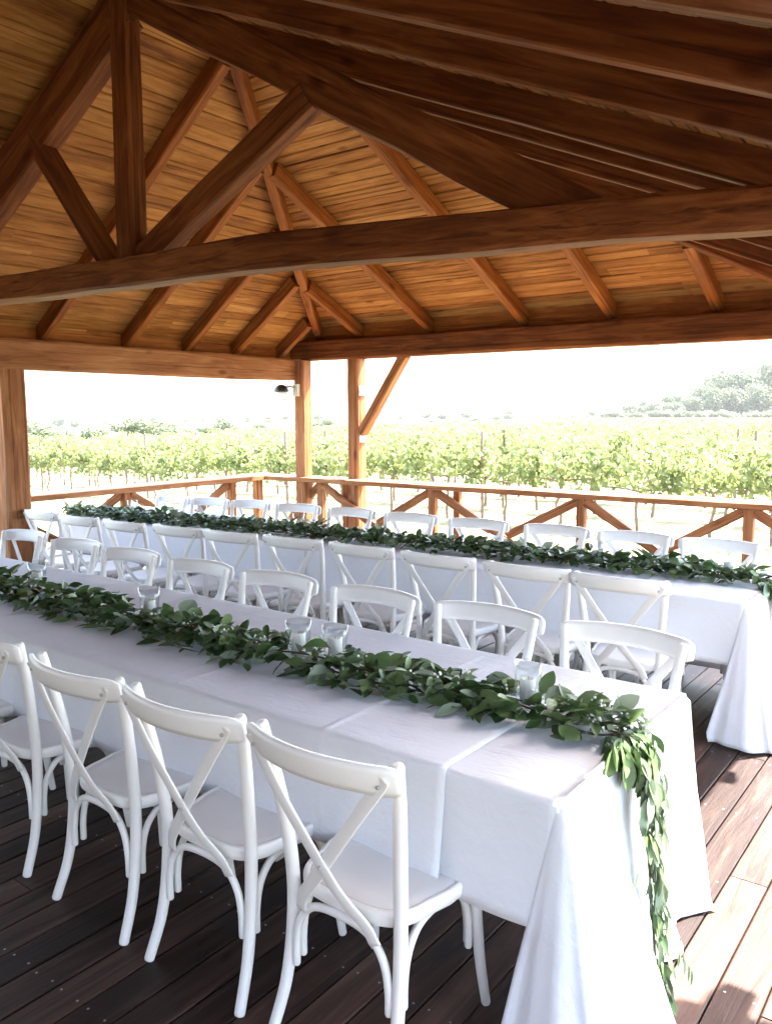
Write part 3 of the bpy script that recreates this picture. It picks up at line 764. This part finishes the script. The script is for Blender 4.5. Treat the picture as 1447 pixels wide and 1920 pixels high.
# ------------------------------------------------------------------ cross-back chair
def make_chair():
    root = empty('cross_back_chair'); 
    leg = {}
    for s in (-1, 1):
        mb = MB(); sweep(mb, [(s * .207, -.262, .006), (s * .196, -.215, .14), (s * .190, -.190, .30), (s * .190, -.185, .45), (s * .200, -.200, .62), (s * .218, -.226, .78), (s * .232, -.252, .905)],
                         [.0165, .0175, .019, .0195, .0195, .0185, .017], n=5, sides=14)
        l = mb.build('leg', M['white'], root)
        mb = MB(); sweep(mb, [(s * .212, .205, .006), (s * .197, .192, .15), (s * .188, .182, .32), (s * .185, .178, .43)], [.014, .016, .0175, .018], n=5, sides=12)
        mb.build('leg', M['white'], root)
    # seat outline
    def outline(k, n=48):
        pts = []
        for i in range(n):
            a = 2 * math.pi * i / n; c, s_ = math.cos(a), math.sin(a)
            e = .55
            x = math.copysign(abs(c) ** e, c); y = math.copysign(abs(s_) ** e, s_)
            wx = .212 + .022 * (y * .5 + .5) - (.012 if y < 0 else 0)
            pts.append((x * wx * k, y * .205 * k - .0, 0))
        return pts
    mb = MB(); prof = [(.965, .418), (.99, .423), (1.0, .434), (1.0, .452), (.985, .460), (.94, .463), (.925, .460), (.91, .455)]
    n = 48; vs = []
    for k, z in prof: vs += [(x, y, z) for x, y, _ in outline(k)]
    vs += [(x, y, .418) for x, y, _ in outline(.90)]
    m_ = len(prof) + 1
    fs = [(i * n + j, i * n + (j + 1) % n, (i + 1) * n + (j + 1) % n, (i + 1) * n + j) for i in range(m_ - 1) for j in range(n)]
    fs += [((m_ - 1) * n + j, (m_ - 1) * n + (j + 1) % n, (j + 1) % n, j) for j in range(n)]
    mb.add(vs, fs); mb.build('seat_frame', M['white'], root)
    mb = MB(); vs = []
    pr_ = [(.91, .440), (.91, .4575), (.89, .4605), (.7, .4585), (.4, .4565), (.1, .4560)]
    for k, z in pr_: vs += [(x, y, z) for x, y, _ in outline(k)]
    fs = [(i * n + j, i * n + (j + 1) % n, (i + 1) * n + (j + 1) % n, (i + 1) * n + j) for i in range(len(pr_) - 1) for j in range(n)]
    fs.append(tuple(range((len(pr_) - 1) * n, len(pr_) * n))); fs.append(tuple(range(n))[::-1])
    mb.add(vs, fs); mb.build('seat', M['seat'], root)
    # top rail: tall curved band behind the posts
    mb = MB(); nn = 28; vs = []; hb = .078; th = .022
    for i in range(nn + 1):
        k = -1 + 2 * i / nn; x = k * .262
        y = -.268 - .070 * (1 - k * k); z0 = .878 + .006 * (1 - k * k)
        e = 1 - .30 * max(0, (abs(k) - .86) / .14) ** 2
        h = hb * e / 2; tt = th * (.55 + .45 * e) / 2
        lean = .10
        tx, ty = 1, .070 * 2 * k / .262; l_ = math.hypot(tx, ty); nx_, ny_ = -ty / l_, 1 / l_
        for (a, b_) in [(-1, -.55), (-.6, -1), (.6, -1), (1, -.55), (1, .55), (.6, 1), (-.6, 1), (-1, .55)]:
            yy = b_ * h; vs.append((x + nx_ * a * tt, y + ny_ * a * tt - lean * yy * 2.0, z0 + yy))
    fs = []
    for i in range(nn):
        for j in range(8):
            a = i * 8 + j; b_ = i * 8 + (j + 1) % 8; fs.append((a, a + 8, b_ + 8, b_))
    fs.append(tuple(range(8))); fs.append(tuple(range(nn * 8, nn * 8 + 8))[::-1])
    mb.add(vs, fs); r_ = mb.build('top_rail', M['white'], root)
    # crossing straps
    for s in (-1, 1):
        mb = MB(); e_ = .004 * s
        sweep(mb, [(s * .226, -.302, .893), (s * .212, -.297, .868), (s * .135, -.292 + e_, .765), (s * .045, -.278 + e_, .642), (-s * .045, -.258 + e_, .520), (-s * .108, -.232, .440), (-s * .130, -.216, .385)], 1.0, n=5, flat=(.036, .008), up=Vector((0, -1, 0)))
        st_ = mb.build('cross_strap', M['white'], root)
    for s in (-1, 1):
        mb = MB(); sweep(mb, [(s * .212, -.306, .868), (s * .212, -.296, .868)], .0055, n=1, sides=10); mb.build('screw', M['screw'], root)
    mb = MB(); sweep(mb, [(0, -.284, .58), (0, -.262, .58)], .004, n=1, sides=8); mb.build('screw', M['screw'], root)
    # bentwood hoops
    def hoop(a, b_, ztop):
        a = Vector(a); b_ = Vector(b_); mid = (a + b_) / 2; L = (b_ - a).length; d = (b_ - a) / L
        pts = [a + Vector((0, 0, .20)), a + d * .002 + Vector((0, 0, .27)), a + d * .016 + Vector((0, 0, .335)), a + d * (L * .15) + Vector((0, 0, .382)), a + d * (L * .28) + Vector((0, 0, ztop)), mid + Vector((0, 0, ztop + .006))]
        pts += [b_ + (-d) * (p - a).dot(d) + Vector((0, 0, (p).z - a.z)) for p in reversed(pts[:-1])]
        mb = MB(); sweep(mb, pts, .0115, n=4, sides=10); mb.build('stretcher', M['white'], root)
    hoop((-.165, -.203, 0), (.165, -.203, 0), .404); hoop((-.165, .172, 0), (.165, .172, 0), .404)
    for s in (-1, 1): hoop((s * .180, -.160, 0), (s * .180, .155, 0), .404)
    return root
proto = make_chair()
def copy_tree(o, parent=None):
    c = o.copy(); link(c); c.parent = parent
    for ch in list(o.children): copy_tree(ch, c)
    return c
ORD = ['first', 'second', 'third', 'fourth', 'fifth', 'sixth', 'seventh', 'eighth', 'ninth', 'tenth', 'eleventh']
rows = [
 # centre x, rail y, facing, label
 ('white cross-back chair on the near side of the front table, %s from its right end', 'chairs on the near side of the front table', 1,
  [(-1.335, 1.50, .0), (-1.885, 1.49, .02), (-2.42, 1.49, -.02), (-3.08, 1.50, .03), (-3.66, 1.5, 0)]),
 ('white cross-back chair on the far side of the front table, %s from its right end', 'chairs on the far side of the front table', -1,
  [(-1.13, 2.955, 0), (-1.71, 2.955, .02), (-2.32, 2.94, -.02), (-2.935, 2.95, .02), (-3.53, 2.94, -.01), (-4.17, 2.96, .02), (-4.79, 2.98, 0), (-5.46, 3.0, .03)]),
 ('white cross-back chair on the near side of the far table, %s from its right end', 'chairs on the near side of the far table', 1,
  [(-1.54, 3.98, .05), (-2.06, 3.98, .03), (-2.63, 3.98, .0), (-3.22, 3.99, -.02), (-3.80, 3.97, .02), (-4.36, 3.90, .04), (-4.87, 3.86, .02), (-5.42, 3.80, .0), (-6.01, 3.78, .02), (-6.55, 3.78, 0), (-7.08, 3.80, .05)]),
 ('white cross-back chair on the railing side of the far table, %s from its right end', 'chairs on the railing side of the far table', -1,
  [(-1.44, 5.40, 0), (-1.99, 5.42, .03), (-2.59, 5.42, -.02), (-3.2, 5.38, .03), (-3.84, 5.38, 0), (-4.46, 5.38, -.02), (-5.05, 5.35, .02), (-5.64, 5.33, 0), (-6.1, 5.24, .05), (-6.62, 5.2, -.03)]),
]
used = False
for lab, grp, fc, lst in rows:
    for i, (x, y, a) in enumerate(lst):
        o = proto if not used else copy_tree(proto); used = True
        x += (hash((i, fc)) % 7 - 3) * .002; a += ((i * 37 + 11) % 9 - 4) * .006
        if fc > 0: o.location = (x, y + .262, 0); o.rotation_euler = (0, 0, a)
        else: o.location = (x, y - .262, 0); o.rotation_euler = (0, 0, math.pi + a)
        tag(o, lab % ORD[i], 'chair', grp)

# ------------------------------------------------------------------ vineyard
rnd = random.Random(77)
def vine_meshes(seed):
    r = random.Random(seed)
    tr = MB(); P = [(0, 0, -.05)]
    for z in (.25, .48, .72, .94): P.append((r.uniform(-.05, .05), r.uniform(-.04, .04), z))
    sweep(tr, P, [.045, .036, .03, .032, .03], n=3, sides=7)
    for s in (-1, 1):
        sweep(tr, [P[-1], (s * .25, r.uniform(-.05, .05), 1.0), (s * .75, r.uniform(-.05, .05), 1.02)], [.028, .02, .012], n=3, sides=6)
    for k in range(7):
        x = r.uniform(-.75, .75); sweep(tr, [(x, 0, 1.0), (x + r.uniform(-.15, .15), r.uniform(-.2, .2), 1.3), (x + r.uniform(-.25, .25), r.uniform(-.3, .3), 1.75)], [.008, .006, .003], n=3, sides=4)
    lf = MB()
    for k in range(540):
        q = r.random(); x = r.uniform(-.95, .95); z = .96 + .98 * (q ** .95)
        top = 1.60 + .45 * noise.noise(Vector((x * 2.2, seed * 3.1, 0)))
        if z > top and r.random() < .75: z = r.uniform(.95, top)
        if r.random() < .05: z = r.uniform(.75, .95)
        hw = .36 * math.sqrt(max(.08, 1 - ((z - 1.35) / .62) ** 2)); y = r.uniform(-1, 1) * hw
        s = r.uniform(.045, .08); a = r.uniform(0, 6.28)
        nr = Vector((r.gauss(0, 1), r.gauss(0, 1), r.uniform(-.2, 1.1))).normalized()
        u = nr.orthogonal().normalized(); v = nr.cross(u); u, v = u * math.cos(a) + v * math.sin(a), v * math.cos(a) - u * math.sin(a)
        c = Vector((x, y, z)); pts = []
        for i in range(5):
            b_ = 2 * math.pi * i / 5; rr = s * (1.0, .85, 1.05, .95, .8)[i]
            pts.append(c + (u * math.cos(b_) + v * math.sin(b_)) * rr)
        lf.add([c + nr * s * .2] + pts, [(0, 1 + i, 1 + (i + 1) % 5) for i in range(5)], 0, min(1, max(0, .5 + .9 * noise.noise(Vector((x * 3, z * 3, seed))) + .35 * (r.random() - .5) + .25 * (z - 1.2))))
    return tr, lf
VN = 6; vine_protos = []
def field_limit(x, y):
    return interp(LIM, math.degrees(math.atan2(-x, y)))
for k in range(VN):
    tr, lf = vine_meshes(k + 1)
    root = empty('grapevine', (0, 0, GZ)); a = tr.build('trunk', M['vtrunk'], root); b_ = lf.build('foliage', M['vleaf'], root, smooth=False, tone=True)
    vine_protos.append(root)
RS = 2.7; cnt = 0; placed = set(); row = 0; y = 15.3; full = 0
ROWN = ORD + ['twelfth', 'thirteenth', 'fourteenth', 'fifteenth', 'sixteenth', 'seventeenth', 'eighteenth']
last_row_y = 15.3
while cnt < 285:
    x = -.19 * y - .5 + rnd.uniform(0, .8)
    while x > -1.82 * y:
        if math.hypot(x, y) < field_limit(x, y) and not (rnd.random() < .03):
            src = vine_protos[rnd.randrange(VN)]
            if id(src) not in placed: o = src; placed.add(id(src))
            else: o = copy_tree(src)
            o.location = (x + rnd.uniform(-.1, .1), y + rnd.uniform(-.12, .12), gz(x, y)); o.rotation_euler = (0, 0, rnd.choice((0, math.pi)) + rnd.uniform(-.08, .08))
            s = rnd.uniform(.85, 1.05); o.scale = (1, s, s * rnd.uniform(.88, 1.04))
            tag(o, 'leafy green grapevine in the %s vine row beyond the railing' % ROWN[row], 'grapevine', 'grapevines in the %s row' % ROWN[row]); cnt += 1
        x -= 1.45
    last_row_y = y; y += RS; row += 1
# thin trellis posts in the front rows
mb = MB(); sweep(mb, [(0, 0, -.1), (0, 0, 1.0), (.01, 0, 1.95)], [.035, .034, .032], n=2, sides=8); tp = mb.build('trellis_post', M['vtrunk'])
first = True
for r_, yy in enumerate((15.3, 15.3 + RS, 15.3 + 2 * RS)):
    x = -3.2 - r_
    while x > -1.8 * yy:
        o = tp if first else link(tp.copy()); first = False
        o.location = (x, yy, gz(x, yy)); o.rotation_euler = (rnd.uniform(-.03, .03), rnd.uniform(-.03, .03), 0)
        tag(o, 'thin wooden trellis post among the %s row of vines' % ROWN[r_], 'trellis post', 'trellis posts in the %s vine row' % ROWN[r_]); x -= 5.8
# the rest of the rows as one mass
mb = MB(); r = random.Random(5)
while y < 262:
    d = y; step = .16 * (d / 50) ; x = -.15 * y
    while x > -1.9 * y:
        dist = math.hypot(x, y)
        if dist < field_limit(x, y):
            for k in range(3):
                z = gz(x, y) + .65 + 1.2 * r.random() ** .8; s = .12 + .0011 * dist + r.uniform(0, .06)
                nr = Vector((r.gauss(0, 1), r.gauss(0, 1), r.uniform(.2, 1.6))).normalized(); u = nr.orthogonal().normalized(); v = nr.cross(u)
                c = Vector((x + r.uniform(-.2, .2), y + r.uniform(-.35, .35), z))
                mb.add([c + u * s, c + v * s * .8, c - u * s, c - v * s * .9], [(0, 1, 2, 3)], 0, r.random())
        x -= step
    y += RS if y < 120 else RS * 2
tag(mb.build('vineyard', M['vleaf'], smooth=False, tone=True), 'distant rows of green vines merging into one field', 'vineyard', kind='stuff')
print('vines', cnt, 'rows', row, 'mass faces', len(mb.f))

# ------------------------------------------------------------------ trees
def tree_meshes(seed, tall):
    r = random.Random(seed); tr = MB(); lf = MB()
    Ht = 1.0
    blobs = []
    nb = 9 if tall else 6
    for k in range(nb):
        a = r.uniform(0, 6.28); rr = r.uniform(.05, .30); z = r.uniform(.42, .82) if tall else r.uniform(.3, .72)
        blobs.append((Vector((math.cos(a) * rr, math.sin(a) * rr, z)), r.uniform(.14, .24)))
    blobs.append((Vector((0, 0, .74)), .22))
    sweep(tr, [(0, 0, -.02), (.01, 0, .2), (0, .01, .45), (0, 0, .7)], [.03, .024, .016, .006], n=3, sides=7)
    for c, s in blobs:
        sweep(tr, [(0, 0, .2 + .25 * r.random()), c * .6 + Vector((0, 0, .1)), c], [.012, .008, .003], n=3, sides=5)
        for k in range(380):
            v = Vector((r.gauss(0, 1), r.gauss(0, 1), r.gauss(0, 1))).normalized() * s * (r.random() ** .35)
            v.z *= .8
            p = c + v; q = r.uniform(.014, .027)
            nr = (v.normalized() + Vector((r.gauss(0, .6), r.gauss(0, .6), r.gauss(0, .6) + .3))).normalized(); u = nr.orthogonal().normalized(); w_ = nr.cross(u)
            lf.add([p + u * q, p + w_ * q * .8, p - u * q, p - w_ * q * .9], [(0, 1, 2, 3)], 0, r.random())
    return tr, lf
tps = []
for k in range(5):
    tr, lf = tree_meshes(100 + k, k < 3); root = empty('tree' if k < 3 else 'bush', (0, 0, GZ))
    tr.build('trunk', M['tbark'], root); lf.build('crown', M['tleaf'], root, smooth=False, tone=True); tps.append(root)
usedt = set()
def place_tree(px, dist, h, k, label, cat, group, wide=1.0, z=GZ):
    rel = math.atan((px - 723.5) / 1540); hd = RAD(YAW) - rel
    x, y = -math.sin(hd) * dist, math.cos(hd) * dist
    src = tps[k]; z = gz(x, y)
    if k not in usedt: o = src; usedt.add(k)
    else: o = copy_tree(src)
    o.location = (x, y, z - .02 * h); o.scale = (h * wide, h * wide, h); o.rotation_euler = (0, 0, rnd.uniform(0, 6.28))
    tag(o, label, cat, group)
W1 = [(1178, 255, 5.0), (1200, 262, 6.5), (1225, 250, 6.0), (1248, 258, 8.5), (1270, 262, 8), (1262, 240, 5.5), (1290, 245, 7), (1315, 255, 11.5), (1340, 262, 14.5), (1360, 250, 15.5), (1332, 238, 9.5),
      (1385, 262, 14.5), (1408, 250, 14), (1375, 240, 9), (1432, 258, 17), (1455, 250, 18.5), (1420, 236, 10), (1480, 240, 17), (1300, 270, 9), (1395, 275, 17)]
for i, (px, d, h) in enumerate(W1):
    q = sorted(W1).index((px, d, h)); wd_ = (ORD + ['twelfth', 'thirteenth', 'fourteenth', 'fifteenth', 'sixteenth', 'seventeenth', 'eighteenth', 'nineteenth', 'twentieth'])[q]
    place_tree(px, d, h + 1.8, i % 3, ('tall' if h > 12 else 'low' if h < 7 else 'rounded') + ' hazy tree, %s along the wood from its left end' % wd_, 'tree', 'trees in the wood beyond the vineyard', rnd.uniform(.85, 1.15))
for i in range(16):
    place_tree(1150 + i * 20 + rnd.uniform(-5, 5), rnd.uniform(226, 232), rnd.uniform(3.6, 5.0), 3 + i % 2, 'low bush along the foot of the hazy wood', 'bush', 'bushes along the foot of the wood', 1.5)
for i in range(44):
    px = 45 + i * 25 + rnd.uniform(-10, 10)
    if px < 1130:
        d = 55 + max(0, (px - 200)) * .12 + rnd.uniform(0, 30) if px < 700 else 130 + (px - 700) * .22 + rnd.uniform(0, 40)
        h = rnd.uniform(2.0, 4.2) * (1.0 if 230 < px < 600 else .75)
        place_tree(px, d, h, rnd.choice((0, 1, 2, 3, 4)), 'bushy tree in the line beyond the left and middle of the vineyard', 'tree', 'bushy trees behind the vineyard', rnd.uniform(1.1, 1.6))
for i in range(30):
    px = 40 + i * 38 + rnd.uniform(-15, 15); d = rnd.uniform(260, 420)
    place_tree(px, d, rnd.uniform(3.5, 6), rnd.choice((0, 1, 2, 3, 4)), 'faint distant tree out on the far fields', 'tree', 'distant trees on the far fields', 1.5, GZ)

# ------------------------------------------------------------------ haze
mb = MB(); box_mb(mb, (-2950, -2950, -6), (2950, 2950, 75))
m = bpy.data.materials.new('haze'); m.use_nodes = True; t = m.node_tree; t.nodes.remove(t.nodes['Principled BSDF'])
pv = N(t, 'ShaderNodeVolumePrincipled'); pv.inputs['Color'].default_value = (.36, .365, .37, 1); pv.inputs['Density'].default_value = .0007
t.links.new(pv.outputs[0], t.nodes['Material Output'].inputs['Volume'])
hz = mb.build('haze', m, smooth=False); tag(hz, kind='stuff')
